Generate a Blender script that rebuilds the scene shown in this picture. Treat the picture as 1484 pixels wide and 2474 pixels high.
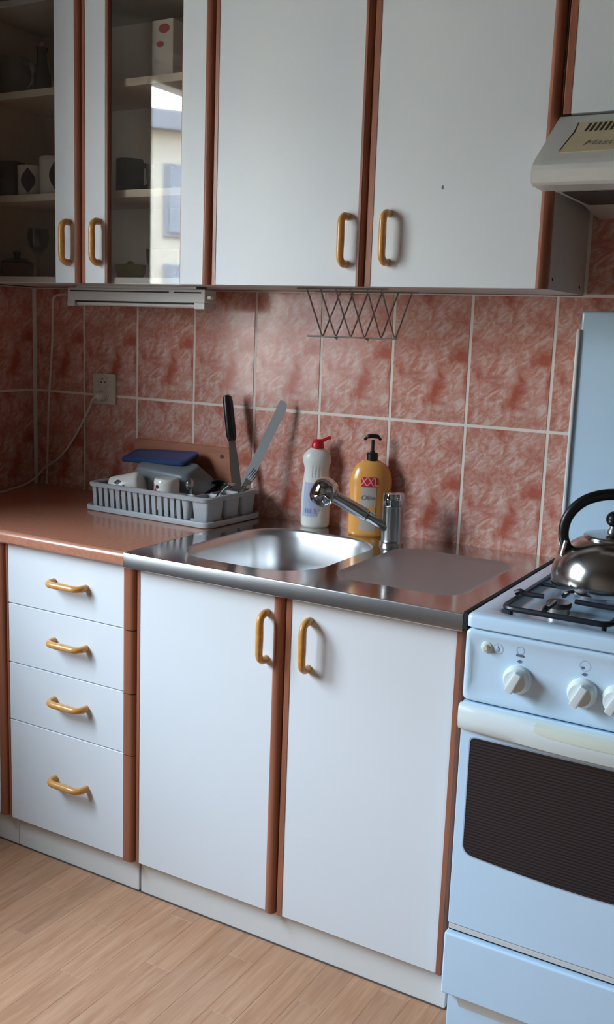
import bpy, bmesh, math, random
from mathutils import Vector, Matrix
random.seed(7)
PI = math.pi
for o in list(bpy.data.objects): bpy.data.objects.remove(o, do_unlink=True)
scene = bpy.context.scene
COL = scene.collection

# ------------------------------------------------------------------ camera
cam_d = bpy.data.cameras.new('camera'); cam = bpy.data.objects.new('camera', cam_d); COL.objects.link(cam)
yaw, pit, rol = 0.5209, -0.1784, 0.0366
fw = Vector((-math.sin(yaw)*math.cos(pit), math.cos(yaw)*math.cos(pit), math.sin(pit)))
rt = Vector((math.cos(yaw), math.sin(yaw), 0)); up = rt.cross(fw)
r2 = rt*math.cos(rol)+up*math.sin(rol); u2 = -rt*math.sin(rol)+up*math.cos(rol)
M = Matrix(((r2.x, u2.x, -fw.x, 1.4297), (r2.y, u2.y, -fw.y, -2.2986), (r2.z, u2.z, -fw.z, 1.3462), (0, 0, 0, 1)))
cam.matrix_world = M
cam_d.sensor_fit = 'HORIZONTAL'; cam_d.sensor_width = 36.0; cam_d.lens = 2444.67/1484*36.0
cam_d.clip_start = 0.05; cam_d.clip_end = 200
scene.camera = cam

# ------------------------------------------------------------------ world, daylight, exposure
world = bpy.data.worlds.new('daylight'); scene.world = world; world.use_nodes = True
wn = world.node_tree; wn.nodes.clear()
wo = wn.nodes.new('ShaderNodeOutputWorld'); bg = wn.nodes.new('ShaderNodeBackground')
tc = wn.nodes.new('ShaderNodeTexCoord'); sx = wn.nodes.new('ShaderNodeSeparateXYZ'); rp = wn.nodes.new('ShaderNodeValToRGB')
wn.links.new(tc.outputs['Generated'], sx.inputs[0]); wn.links.new(sx.outputs['Z'], rp.inputs[0])
rp.color_ramp.elements[0].position = 0.0; rp.color_ramp.elements[0].color = (0.10, 0.092, 0.082, 1)     # ground below the horizon
rp.color_ramp.elements[1].position = 0.02; rp.color_ramp.elements[1].color = (0.30, 0.30, 0.295, 1)     # overcast sky: brightest overhead
for p_ in (.12, .25, .5, .75, 1.0):
    e_ = rp.color_ramp.elements.new(p_); k_ = 1+2*p_; q_ = min(1, max(0, (p_-.05)/.45)); e_.color = ((0.30-.062*q_)*k_, 0.30*k_, (0.295+.075*q_)*k_, 1)
wn.links.new(rp.outputs[0], bg.inputs['Color']); bg.inputs['Strength'].default_value = 60.0
wn.links.new(bg.outputs[0], wo.inputs['Surface'])
WY0, WY1, WZ0, WZ1 = -1.10, -2.50, 0.95, 2.27          # window opening in the left wall
XL, XR, YF, ZCEIL = -0.8734, 2.45, -3.5, 2.62
pl = bpy.data.lights.new('window_portal', 'AREA'); pl.shape = 'RECTANGLE'; pl.size = abs(WY1-WY0); pl.size_y = WZ1-WZ0
pl.cycles.is_portal = True
plo = bpy.data.objects.new('window_portal', pl); COL.objects.link(plo)
plo.location = (XL-0.30, (WY0+WY1)/2, (WZ0+WZ1)/2); plo.rotation_euler = (PI/2, 0, -PI/2)
vs = scene.view_settings
vs.view_transform = 'Standard'; vs.look = 'None'; vs.gamma = 1.0; vs.use_curve_mapping = False
vs.exposure = 0.16

# ------------------------------------------------------------------ materials
def lin(r, g, b):
    f = lambda c: ((c/255+0.055)/1.055)**2.4 if c/255 > 0.04045 else c/255/12.92
    return (f(r), f(g), f(b), 1)
MATS = {}
def mat(name, col, rough=0.5, metal=0.0, spec=0.5, coat=0.0, bump=None, var=None, trans=0, alpha=1):
    m = bpy.data.materials.new(name); m.use_nodes = True; nt = m.node_tree
    b = nt.nodes['Principled BSDF']
    b.inputs['Base Color'].default_value = col; b.inputs['Roughness'].default_value = rough
    b.inputs['Metallic'].default_value = metal; b.inputs['Specular IOR Level'].default_value = spec
    b.inputs['Coat Weight'].default_value = coat; b.inputs['Coat Roughness'].default_value = 0.1
    b.inputs['Transmission Weight'].default_value = trans
    if var:      # (scale vector, amount, detail): mild tonal variation
        t = nt.nodes.new('ShaderNodeTexCoord'); mp = nt.nodes.new('ShaderNodeMapping'); mp.inputs['Scale'].default_value = var[0]
        n = nt.nodes.new('ShaderNodeTexNoise'); n.inputs['Scale'].default_value = 1; n.inputs['Detail'].default_value = 5
        r = nt.nodes.new('ShaderNodeValToRGB'); a = var[1]
        r.color_ramp.elements[0].position = .3; r.color_ramp.elements[1].position = .7
        r.color_ramp.elements[0].color = [c*(1-a) for c in col[:3]]+[1]
        r.color_ramp.elements[1].color = [min(1, c*(1+a)) for c in col[:3]]+[1]
        nt.links.new(t.outputs['Object'], mp.inputs[0]); nt.links.new(mp.outputs[0], n.inputs['Vector'])
        nt.links.new(n.outputs['Fac'], r.inputs[0]); nt.links.new(r.outputs[0], b.inputs['Base Color'])
    if bump:     # (scale vector, strength, distance)
        t = nt.nodes.new('ShaderNodeTexCoord'); mp = nt.nodes.new('ShaderNodeMapping'); mp.inputs['Scale'].default_value = bump[0]
        n = nt.nodes.new('ShaderNodeTexNoise'); n.inputs['Scale'].default_value = 1; n.inputs['Detail'].default_value = 3
        bp = nt.nodes.new('ShaderNodeBump'); bp.inputs['Strength'].default_value = bump[1]; bp.inputs['Distance'].default_value = bump[2]
        nt.links.new(t.outputs['Object'], mp.inputs[0]); nt.links.new(mp.outputs[0], n.inputs['Vector'])
        nt.links.new(n.outputs['Fac'], bp.inputs['Height']); nt.links.new(bp.outputs[0], b.inputs['Normal'])
    MATS[name] = m
    return m
mat('door_white', lin(224, 226, 227), .42, bump=((900, 900, 900), .08, .0004))
mat('carcass_white', lin(205, 202, 196), .5)
mat('plinth_white', lin(222, 220, 214), .5)
mat('edge_brown', lin(150, 92, 68), .32, var=((60, 60, 4), .14))
mat('handle_wood', lin(208, 146, 72), .3, coat=.4, var=((90, 90, 90), .12))
mat('worktop', lin(178, 118, 92), .28, coat=.3, var=((120, 120, 120), .14))
mat('grout', lin(232, 220, 208), .8)
mat('plaster', lin(116, 106, 96), .85)
mat('ceiling_dark', lin(92, 89, 84), .9)  # unseen ceiling, darkened to cut the light it bounces
mat('trim_plastic', lin(214, 212, 208), .35)
mat('steel_top', (.60, .59, .58, 1), .13, 1.0, bump=((8, 300, 8), .04, .0004))
mat('steel_edge', (.60, .60, .61, 1), .27, 1.0)
mat('steel_bowl', (.66, .66, .66, 1), .34, 1.0)
mat('steel_drainer', (.46, .46, .46, 1), .5, 1.0, bump=((700, 700, 700), .25, .0005))
mat('steel_kettle', (.60, .59, .58, 1), .17, 1.0)
mat('chrome', (.62, .63, .64, 1), .07, 1.0)
mat('satin_chrome', (.47, .49, .50, 1), .27, 1.0)
mat('wire_steel', (.34, .31, .29, 1), .3, 1.0)
mat('black_plastic', lin(22, 22, 24), .35)
mat('black_enamel', lin(30, 32, 40), .38)
mat('burner_brown', lin(62, 54, 52), .5)
mat('burner_alu', (.45, .43, .40, 1), .4, 1.0)
mat('stove_white', lin(204, 230, 250), .2, coat=.5)
mat('stove_plastic', lin(222, 232, 232), .3)
mat('stove_cream', lin(218, 222, 206), .4)
mat('gap_black', lin(18, 20, 22), .7)
mat('seal_grey', lin(84, 80, 78), .7)
mat('icon_grey', lin(96, 110, 132), .6)
mat('icon_pale', lin(166, 184, 206), .6)
mat('hood_white', lin(214, 212, 206), .35)
mat('hood_cream', lin(208, 190, 152), .5, var=((14, 14, 14), .10))
mat('hood_under', lin(190, 182, 168), .5)
mat('hood_slot', lin(58, 44, 26), .7)
mat('hood_print', lin(120, 108, 88), .6)
mat('rack_plastic', lin(168, 170, 172), .4)
mat('white_plastic', lin(226, 224, 216), .32)
mat('socket_plastic', lin(206, 196, 180), .4)
mat('socket_dark', lin(70, 60, 54), .5)
mat('lamp_plastic', lin(188, 184, 180), .4)
mat('lamp_tube', lin(214, 206, 204), .3)
mat('cable_white', lin(228, 218, 210), .5)
mat('blue_plastic', lin(44, 72, 122), .35)
mat('red_plastic', lin(208, 24, 40), .3)
mat('gold_plastic', lin(236, 166, 84), .26, coat=.5)
mat('label_blue', lin(176, 184, 208), .45)
mat('label_print', lin(120, 130, 172), .5)
mat('label_grey', lin(190, 180, 168), .45)
mat('label_red', lin(206, 36, 44), .45)
mat('label_pink', lin(240, 170, 176), .45)
mat('label_ink', lin(112, 104, 110), .5)
mat('porcelain', lin(224, 218, 208), .2)
mat('porcelain_dark', lin(74, 70, 74), .25)
mat('porcelain_grey', lin(150, 146, 142), .25)
mat('print_red', lin(176, 62, 52), .35)
mat('print_brown', lin(120, 76, 50), .4)
mat('print_dark', lin(60, 50, 60), .4)
mat('dark_pan', lin(46, 42, 40), .35)
mat('glass_dark', lin(48, 46, 44), .1)
mat('yellow_thing', lin(206, 190, 50), .4)
mat('board_wood', lin(176, 110, 78), .5, var=((6, 60, 60), .18))
mat('cabinet_inside', lin(214, 200, 186), .6)
mat('shelf_edge', lin(214, 204, 184), .5)
mat('window_white', lin(235, 235, 232), .35)
mat('building_cream', lin(232, 224, 206), .8)
mat('building_grey', lin(150, 150, 156), .8)
mat('building_glass', lin(150, 156, 164), .3)

def nodes_of(name):
    m = bpy.data.materials.new(name); m.use_nodes = True; MATS[name] = m
    return m, m.node_tree, m.node_tree.nodes['Principled BSDF']
def N(nt, kind, **kw):
    n = nt.nodes.new(kind)
    for k, v in kw.items(): n.inputs[k].default_value = v
    return n
# marbled salmon tile: the print repeats on every tile (object coordinates)
m, nt, b = nodes_of('tile_salmon')
t = N(nt, 'ShaderNodeTexCoord')
n1 = N(nt, 'ShaderNodeTexNoise', Scale=16.0, Detail=5.0, Roughness=.58, Distortion=.35)
n2 = N(nt, 'ShaderNodeTexNoise', Scale=70.0, Detail=5.0, Roughness=.65, Distortion=1.0)
mp = N(nt, 'ShaderNodeMapping'); mp.vector_type = 'TEXTURE'; mp.inputs['Rotation'].default_value = (0, .8, 0); mp.inputs['Scale'].default_value = (1.0, 1, 2.0); mp.inputs['Location'].default_value = (3.1, 0, 1.7)
mp2 = N(nt, 'ShaderNodeMapping'); mp2.inputs['Location'].default_value = (.37, .2, .11); nt.links.new(t.outputs['Object'], mp2.inputs[0])
nt.links.new(t.outputs['Object'], mp.inputs[0])
nt.links.new(mp2.outputs[0], n1.inputs['Vector']); nt.links.new(mp.outputs[0], n2.inputs['Vector'])
r = nt.nodes.new('ShaderNodeValToRGB'); cr = r.color_ramp
cr.elements[0].position = .36; cr.elements[0].color = lin(190, 122, 102)
cr.elements[1].position = .64; cr.elements[1].color = lin(216, 188, 177)
e = cr.elements.new(.5); e.color = lin(203, 152, 137)
nt.links.new(n2.outputs['Fac'], r.inputs[0])
ad = nt.nodes.new('ShaderNodeMath'); ad.operation = 'MULTIPLY_ADD'; ad.inputs[1].default_value = .30
nt.links.new(n2.outputs['Fac'], ad.inputs[0]); nt.links.new(n1.outputs['Fac'], ad.inputs[2])
mk = nt.nodes.new('ShaderNodeMapRange'); mk.interpolation_type = 'SMOOTHSTEP'
mk.inputs['From Min'].default_value = .62; mk.inputs['From Max'].default_value = .82; mk.inputs['To Max'].default_value = .85
nt.links.new(ad.outputs[0], mk.inputs['Value'])
mc = nt.nodes.new('ShaderNodeMix'); mc.data_type = 'RGBA'; 
ci = [i_ for i_ in mc.inputs if i_.type == 'RGBA']
nt.links.new(mk.outputs[0], mc.inputs[0]); nt.links.new(r.outputs[0], ci[0]); ci[1].default_value = lin(172, 78, 56)
nt.links.new([o_ for o_ in mc.outputs if o_.type == 'RGBA'][0], b.inputs['Base Color'])
b.inputs['Roughness'].default_value = .16; b.inputs['Specular IOR Level'].default_value = .25
bp = N(nt, 'ShaderNodeBump', Strength=.05, Distance=.001); nt.links.new(n1.outputs['Fac'], bp.inputs['Height']); nt.links.new(bp.outputs[0], b.inputs['Normal'])
# laminate floor: one tone per board, long grain
m, nt, b = nodes_of('laminate')
t = N(nt, 'ShaderNodeTexCoord'); oi = nt.nodes.new('ShaderNodeObjectInfo')
ofs = nt.nodes.new('ShaderNodeVectorMath'); ofs.operation = 'MULTIPLY_ADD'
cmb = nt.nodes.new('ShaderNodeCombineXYZ'); nt.links.new(oi.outputs['Random'], cmb.inputs[0]); nt.links.new(oi.outputs['Random'], cmb.inputs[1])
ofs.inputs[1].default_value = (40, 60, 1); nt.links.new(cmb.outputs[0], ofs.inputs[0]); nt.links.new(t.outputs['Object'], ofs.inputs[2])
mp = N(nt, 'ShaderNodeMapping'); mp.inputs['Scale'].default_value = (70, 5, 1); nt.links.new(ofs.outputs[0], mp.inputs[0])
n1 = N(nt, 'ShaderNodeTexNoise', Scale=1.0, Detail=6.0, Roughness=.6, Distortion=.8); nt.links.new(mp.outputs[0], n1.inputs['Vector'])
r = nt.nodes.new('ShaderNodeValToRGB'); cr = r.color_ramp
cr.elements[0].position = .28; cr.elements[0].color = lin(170, 118, 84); cr.elements[1].position = .72; cr.elements[1].color = lin(198, 152, 118)
nt.links.new(n1.outputs['Fac'], r.inputs[0])
hs = nt.nodes.new('ShaderNodeHueSaturation'); nt.links.new(r.outputs[0], hs.inputs['Color'])
mr = nt.nodes.new('ShaderNodeMapRange'); mr.inputs['To Min'].default_value = .88; mr.inputs['To Max'].default_value = 1.10
nt.links.new(oi.outputs['Random'], mr.inputs['Value']); nt.links.new(mr.outputs[0], hs.inputs['Value'])
nt.links.new(hs.outputs[0], b.inputs['Base Color']); b.inputs['Roughness'].default_value = .4
# sheet glass: clear, with a mirror reflection that grows towards grazing angles (same from both sides)
def clear_glass(name, col, f0, dust_veil=0.0):
    m, nt, b = nodes_of(name); nt.nodes.remove(b); out = nt.nodes['Material Output']
    tr = nt.nodes.new('ShaderNodeBsdfTransparent'); tr.inputs[0].default_value = col
    gl = nt.nodes.new('ShaderNodeBsdfGlossy'); gl.inputs['Roughness'].default_value = .02
    lw = nt.nodes.new('ShaderNodeLayerWeight'); lw.inputs['Blend'].default_value = .5
    pw = nt.nodes.new('ShaderNodeMath'); pw.operation = 'POWER'; pw.inputs[1].default_value = 5.0
    ma = nt.nodes.new('ShaderNodeMath'); ma.operation = 'MULTIPLY_ADD'; ma.inputs[1].default_value = 1-f0; ma.inputs[2].default_value = f0
    mx = nt.nodes.new('ShaderNodeMixShader')
    nt.links.new(lw.outputs['Facing'], pw.inputs[0]); nt.links.new(pw.outputs[0], ma.inputs[0]); nt.links.new(ma.outputs[0], mx.inputs[0])
    df = nt.nodes.new('ShaderNodeBsdfDiffuse'); df.inputs[0].default_value = (.8, .77, .74, 1)      # pale dusty veil, mixed in to lighten the dark cabinet glass
    md = nt.nodes.new('ShaderNodeMixShader'); md.inputs[0].default_value = dust_veil
    nt.links.new(tr.outputs[0], md.inputs[1]); nt.links.new(df.outputs[0], md.inputs[2])
    nt.links.new(md.outputs[0], mx.inputs[1]); nt.links.new(gl.outputs[0], mx.inputs[2]); nt.links.new(mx.outputs[0], out.inputs[0])
clear_glass('cabinet_glass', (.90, .88, .86, 1), .055, .018)
clear_glass('window_glass', (.97, .98, .98, 1), .03)
clear_glass('drinking_glass', (.80, .82, .82, 1), .06)
# milky translucent food box
m, nt, b = nodes_of('milky_plastic'); b.inputs['Base Color'].default_value = lin(128, 136, 140); b.inputs['Roughness'].default_value = .35; b.inputs['Alpha'].default_value = .82
# oven glass with printed fine lines
m, nt, b = nodes_of('oven_glass')
t = N(nt, 'ShaderNodeTexCoord'); w = N(nt, 'ShaderNodeTexWave', Scale=52.0); w.bands_direction = 'Z'
nt.links.new(t.outputs['Object'], w.inputs['Vector'])
r = nt.nodes.new('ShaderNodeValToRGB'); r.color_ramp.elements[0].color = lin(18, 17, 25); r.color_ramp.elements[1].color = lin(46, 44, 50)
r.color_ramp.elements[0].position = .25; r.color_ramp.elements[1].position = .6
nt.links.new(w.outputs['Fac'], r.inputs[0]); nt.links.new(r.outputs[0], b.inputs['Base Color']); b.inputs['Roughness'].default_value = .22

# ------------------------------------------------------------------ mesh helpers
class MB:
    def __init__(s): s.bm = bmesh.new(); s.wn = False
    def box(s, x0, x1, y0, y1, z0, z1, bev=0.0, seg=2, edges=None):
        t = bmesh.new(); bmesh.ops.create_cube(t, size=1.0)
        for v in t.verts: v.co = Vector(((x0+x1)/2+v.co.x*(x1-x0), (y0+y1)/2+v.co.y*(y1-y0), (z0+z1)/2+v.co.z*(z1-z0)))
        if bev > 0:
            s.wn = True
            es = [e for e in t.edges if edges is None or edges(e)]
            bmesh.ops.bevel(t, geom=es, offset=bev, segments=seg, profile=.5, affect='EDGES', clamp_overlap=True)
        s.merge(t); return s
    def merge(s, t, M=None):
        if M is not None: t.transform(M)
        me = bpy.data.meshes.new('tmp'); t.to_mesh(me); t.free(); s.bm.from_mesh(me); bpy.data.meshes.remove(me)
    def lathe(s, prof, n=40, sx=1, sy=1, c=(0, 0, 0), M=None, cap=True):
        t = bmesh.new(); rings = []
        for (r, z) in prof:
            if r < 1e-6: rings.append([t.verts.new((0, 0, z))])
            else: rings.append([t.verts.new((r*sx*math.cos(2*PI*i/n), r*sy*math.sin(2*PI*i/n), z)) for i in range(n)])
        for a, b in zip(rings, rings[1:]):
            if len(a) == 1 and len(b) == 1: continue
            for i in range(n):
                j = (i+1) % n
                if len(a) == 1: t.faces.new((a[0], b[j], b[i]))
                elif len(b) == 1: t.faces.new((a[i], a[j], b[0]))
                else: t.faces.new((a[i], a[j], b[j], b[i]))
        if cap:
            if len(rings[0]) > 1: t.faces.new(list(reversed(rings[0])))
            if len(rings[-1]) > 1: t.faces.new(rings[-1])
        MM = Matrix.Translation(c)
        if M is not None: MM = MM @ M
        s.merge(t, MM); return s
    def tube(s, pts, r, n=10, closed=False, cap=True, flat=None):
        pts = [Vector(p) for p in pts]; t = bmesh.new(); rings = []; L = len(pts)
        rr = r if isinstance(r, (list, tuple)) else [r]*L
        prev = None
        for i, p in enumerate(pts):
            if closed: d = pts[(i+1) % L]-pts[i-1]
            else: d = pts[min(i+1, L-1)]-pts[max(i-1, 0)]
            d.normalize()
            if prev is None:
                a = Vector((0, 0, 1)) if abs(d.z) < .9 else Vector((1, 0, 0))
                u = d.cross(a).normalized()
            else:
                u = (prev-d*prev.dot(d)).normalized()
            prev = u; w = d.cross(u)
            k = flat or 1
            rings.append([t.verts.new(p+u*math.cos(2*PI*q/n)*rr[i]+w*math.sin(2*PI*q/n)*rr[i]*k) for q in range(n)])
        rng = range(L) if closed else range(L-1)
        for i in rng:
            a, b = rings[i], rings[(i+1) % L]
            for q in range(n): t.faces.new((a[q], a[(q+1) % n], b[(q+1) % n], b[q]))
        if cap and not closed:
            t.faces.new(list(reversed(rings[0]))); t.faces.new(rings[-1])
        s.merge(t); return s
    def prism(s, poly, axis, a0, a1, bev=0.0, seg=2):
        # poly: 2D outline in the two remaining axes (order xyz), extruded along axis
        t = bmesh.new()
        def P(p, a):
            return {'x': (a, p[0], p[1]), 'y': (p[0], a, p[1]), 'z': (p[0], p[1], a)}[axis]
        A = [t.verts.new(P(p, a0)) for p in poly]; B = [t.verts.new(P(p, a1)) for p in poly]
        n = len(poly)
        t.faces.new(A); t.faces.new(list(reversed(B)))
        for i in range(n): t.faces.new((A[i], B[i], B[(i+1) % n], A[(i+1) % n]))
        bmesh.ops.recalc_face_normals(t, faces=t.faces)
        if bev: s.wn = True; bmesh.ops.bevel(t, geom=list(t.edges), offset=bev, segments=seg, profile=.5, affect='EDGES', clamp_overlap=True)
        s.merge(t); return s
    def loops(s, L, cap0=False, cap1=False):
        t = bmesh.new(); R = [[t.verts.new(p) for p in l] for l in L]; n = len(L[0])
        for a, b in zip(R, R[1:]):
            for i in range(n): t.faces.new((a[i], a[(i+1) % n], b[(i+1) % n], b[i]))
        if cap0: t.faces.new(list(reversed(R[0])))
        if cap1: t.faces.new(R[-1])
        s.merge(t); return s
    def build(s, name, m, parent=None, smooth=True, recalc=True, angle=35):
        me = bpy.data.meshes.new(name)
        if recalc: bmesh.ops.recalc_face_normals(s.bm, faces=s.bm.faces)
        if smooth:
            for f in s.bm.faces: f.smooth = True
            lim = math.radians(angle)
            for e in s.bm.edges:
                if len(e.link_faces) == 2 and e.calc_face_angle(0) > lim: e.smooth = False
        s.bm.to_mesh(me); s.bm.free()
        me.materials.append(MATS[m] if isinstance(m, str) else m)
        o = bpy.data.objects.new(name, me); COL.objects.link(o)
        if parent is not None: o.parent = parent
        if s.wn:
            w_ = o.modifiers.new('weighted_normals', 'WEIGHTED_NORMAL'); w_.keep_sharp = True
        return o
def tag(o, label, cat, group=None):
    o['label'] = label; o['category'] = cat
    if group: o['group'] = group
    return o
def struct(o): o['kind'] = 'structure'; return o
def empty(name, loc=(0, 0, 0), rz=0.0):
    o = bpy.data.objects.new(name, None); COL.objects.link(o); o.location = loc; o.rotation_euler = (0, 0, rz); o.empty_display_size = .05
    return o
def inst(src, loc, parent=None, rot=None, name=None):
    c = src.copy(); COL.objects.link(c); c.location = loc
    if rot is not None: c.rotation_euler = rot
    c.parent = parent
    if name: c.name = name
    return c
def rrect(x0, x1, y0, y1, r, n=8):
    P = []
    for cx, cy, a0 in ((x1-r, y1-r, 0), (x0+r, y1-r, PI/2), (x0+r, y0+r, PI), (x1-r, y0+r, 1.5*PI)):
        for k in range(n+1):
            a = a0+PI/2*k/n; P.append((cx+r*math.cos(a), cy+r*math.sin(a)))
    return P
def spline(pts, n=8):
    pts = [Vector(p) for p in pts]; out = []
    for i in range(len(pts)-1):
        p0 = pts[max(i-1, 0)]; p1 = pts[i]; p2 = pts[i+1]; p3 = pts[min(i+2, len(pts)-1)]
        for k in range(n):
            t = k/n
            out.append(.5*((2*p1)+(p2-p0)*t+(2*p0-5*p1+4*p2-p3)*t*t+(3*p1-p0-3*p2+p3)*t**3))
    out.append(pts[-1]); return out
def text_verts(body, size, shear=0.0, space=1.0):
    cu = bpy.data.curves.new('txt', 'FONT'); cu.body = body; cu.size = size; cu.shear = shear; cu.align_x = 'CENTER'; cu.align_y = 'CENTER'
    cu.space_character = space; cu.resolution_u = 3
    o = bpy.data.objects.new('txt', cu); COL.objects.link(o)
    dg = bpy.context.evaluated_depsgraph_get(); me = bpy.data.meshes.new_from_object(o.evaluated_get(dg))
    bpy.data.objects.remove(o, do_unlink=True); bpy.data.curves.remove(cu)
    return me

# ------------------------------------------------------------------ measures shared by the fitted kitchen
ZC, ZCB = .8432, .8125         # worktop top / underside
YC = -.5957                    # worktop front
YD = -.5677                    # base door face
ZDB, ZDT = .0895, .8075        # base door bottom / top
YP = -.5454                    # plinth face
YU, ZU, ZUT = -.2815, 1.4427, 2.16
XB = [-.4133, .0002, .394, .7878]
XU = [-.8328, -.4242, -.0156, .393, .8016]

# ------------------------------------------------------------------ the room
mb = MB(); mb.box(XL-.3, XR+.1, YF-.1, .12, -.10, -.0032)
floor = struct(mb.build('floor', 'laminate'))
W, L = .0665, .46
me_src = None
ang = math.radians(-2.5)
k = 0
for c in range(-10, 26):
    off = (c*0.37) % 1.0
    for rr in range(0, 5):
        x = -.05+c*W; y = -.30-L*(rr+off)
        if y+L/2 > -.50 or x < XL+W/2 or x > 1.55 or y-L/2 < -2.35: 
            if not (y-L/2 < -.56 and y > -2.3 and XL+W/2 < x < 1.55): continue
        if me_src is None:
            b_ = MB(); b_.box(-W/2+.0001, W/2-.0001, -L/2+.0001, L/2-.0001, -.0032, 0, .0003, 1)
            me_src = b_.build('plank', 'laminate', floor); me_src.location = (x, y, 0)
        else: inst(me_src, (x, y, 0), floor)
struct(MB().box(XL-.3, XR+.1, YF-.1, .12, ZCEIL, ZCEIL+.1).build('ceiling', 'ceiling_dark'))
wall_back = MB().box(XL-.3, XR+.1, .0, .12, -.1, ZCEIL).build('wall_back', 'plaster'); struct(wall_back)
struct(MB().box(XR, XR+.1, YF, 0, 0, ZCEIL).build('wall_right', 'plaster'))
struct(MB().box(XL-.3, XR+.1, YF-.1, YF, 0, ZCEIL).build('wall_front', 'plaster'))
mb = MB(); TK = .30
mb.box(XL-TK, XL, WY0, 0, 0, ZCEIL); mb.box(XL-TK, XL, YF, WY1, 0, ZCEIL)
mb.box(XL-TK, XL, WY1, WY0, 0, WZ0); mb.box(XL-TK, XL, WY1, WY0, WZ1, ZCEIL)
wall_left = struct(mb.build('wall_left', 'plaster'))
# grout bed and tiles, back wall
PT, XT, ZT, PH, GR = .2016, -.6656, 1.1336, .3078, .0070
mb = MB(); mb.box(XL+.0001, 1.36, -.0070, .0, ZT-PH, ZT+PH); mb.box(.8016, 1.36, -.0070, 0, ZT+PH, ZT+2*PH)
mb.build('grout_bed', 'grout', wall_back)
TP = {}
def tile(parent, x0, x1, z0, z1, wall):
    w, h = round(x1-x0-GR, 4), round(z1-z0-GR, 4); key = (w, h)
    if key not in TP:
        b_ = MB(); b_.box(-w/2, w/2, -.0034, .0034, -h/2, h/2, .0014, 2); o = b_.build('tile', 'tile_salmon', parent); TP[key] = o
    else: o = inst(TP[key], (0, 0, 0), parent)
    if wall == 'b': o.location = ((x0+x1)/2, -.0034-.0015, (z0+z1)/2); o.rotation_euler = (0, 0, 0)
    else: o.location = (XL+.0034+.0015, (x0+x1)/2, (z0+z1)/2); o.rotation_euler = (0, 0, PI/2)
for rrow in range(3):
    z0 = ZT-PH+rrow*PH; z1 = z0+PH
    for c in range(-1, 10):
        x0 = XT+c*PT; x1 = x0+PT
        if rrow == 2 and x1 < .86: continue
        if rrow == 2: x0 = max(x0, .806)
        if c == -1: x0 = XL+.012
        tile(wall_back, x0, x1, z0, z1, 'b')
MB().box(XL, XL+.0070, -1.05, 0, ZT-PH, ZT+PH).build('grout_bed', 'grout', wall_left)
for rrow in range(2):
    z0 = ZT-PH+rrow*PH
    for c in range(5):
        y1 = -.012-c*PT if c == 0 else -.008-c*PT
        tile(wall_left, -.008-(c+1)*PT, y1, z0, z0+PH, 'l')
mb = MB(); mb.prism([(XL, .0), (XL+.016, .0), (XL+.016, -.0075), (XL+.0075, -.016), (XL, -.016)], 'z', ZC, ZT+PH-.002)
struct(mb.build('trim_1', 'trim_plastic'))
# window in the left wall
win = struct(empty('window_1', (XL-.15, (WY0+WY1)/2, WZ0)))
def wpart(name, m, boxes, parent=win, bev=.004):
    mb = MB()
    for (y0, y1, z0, z1, x0, x1) in boxes: mb.box(x0, x1, y0, y1, z0, z1, bev, 1)
    o = mb.build(name, m, parent); o.matrix_parent_inverse = Matrix.Translation(win.location).inverted(); return o
xa, xb_ = XL-.19, XL-.12
wpart('frame', 'window_white', [(WY0-.12, WY0, WZ0, WZ1, xa, xb_), (WY1, WY1+.12, WZ0, WZ1, xa, xb_), (WY1+.12, WY0-.12, WZ0, WZ0+.10, xa, xb_), (WY1+.12, WY0-.12, WZ1-.07, WZ1, xa, xb_)])
ym = (WY0+WY1)/2
wpart('mullion', 'window_white', [(ym-.065, ym+.065, WZ0+.10, WZ1-.07, xa-.005, xb_+.005)])
for (a, b_) in ((WY1+.12, ym-.065), (ym+.065, WY0-.12)):
    wpart('pane', 'window_glass', [(a, b_, WZ0+.10, WZ1-.07, XL-.158, XL-.152)], bev=0)
wpart('window_sill', 'window_white', [(WY1-.03, WY0+.03, WZ0-.03, WZ0-.0005, XL-.12, XL+.05)])

# neighbouring house seen as a reflection in the cabinet glass
hb = empty('apartment_building', (-17, -19, -6), math.radians(38))
def hpart(name, m, bx):
    mb = MB(); mb.box(*bx); return mb.build(name, m, hb)
hpart('wall', 'building_cream', (-4, 4, -9, 9, 0, 11.6))
hpart('roof', 'building_grey', (-4.3, 4.3, -9.3, 9.3, 11.6, 12.0))
for zz in (1.6, 4.4, 7.2, 9.4):
    for yy in (-7, -4.2, -1.4, 1.4, 4.2, 7):
        f_ = hpart('window', 'building_grey', (4.0, 4.06, yy-.7, yy+.7, zz-.1, zz+1.5)); MB().box(4.06, 4.08, yy-.58, yy+.58, zz, zz+1.4).build('pane', 'building_glass', f_)
tag(hb, 'cream house outside the window, mirrored in the glass cabinet door', 'building')

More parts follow.
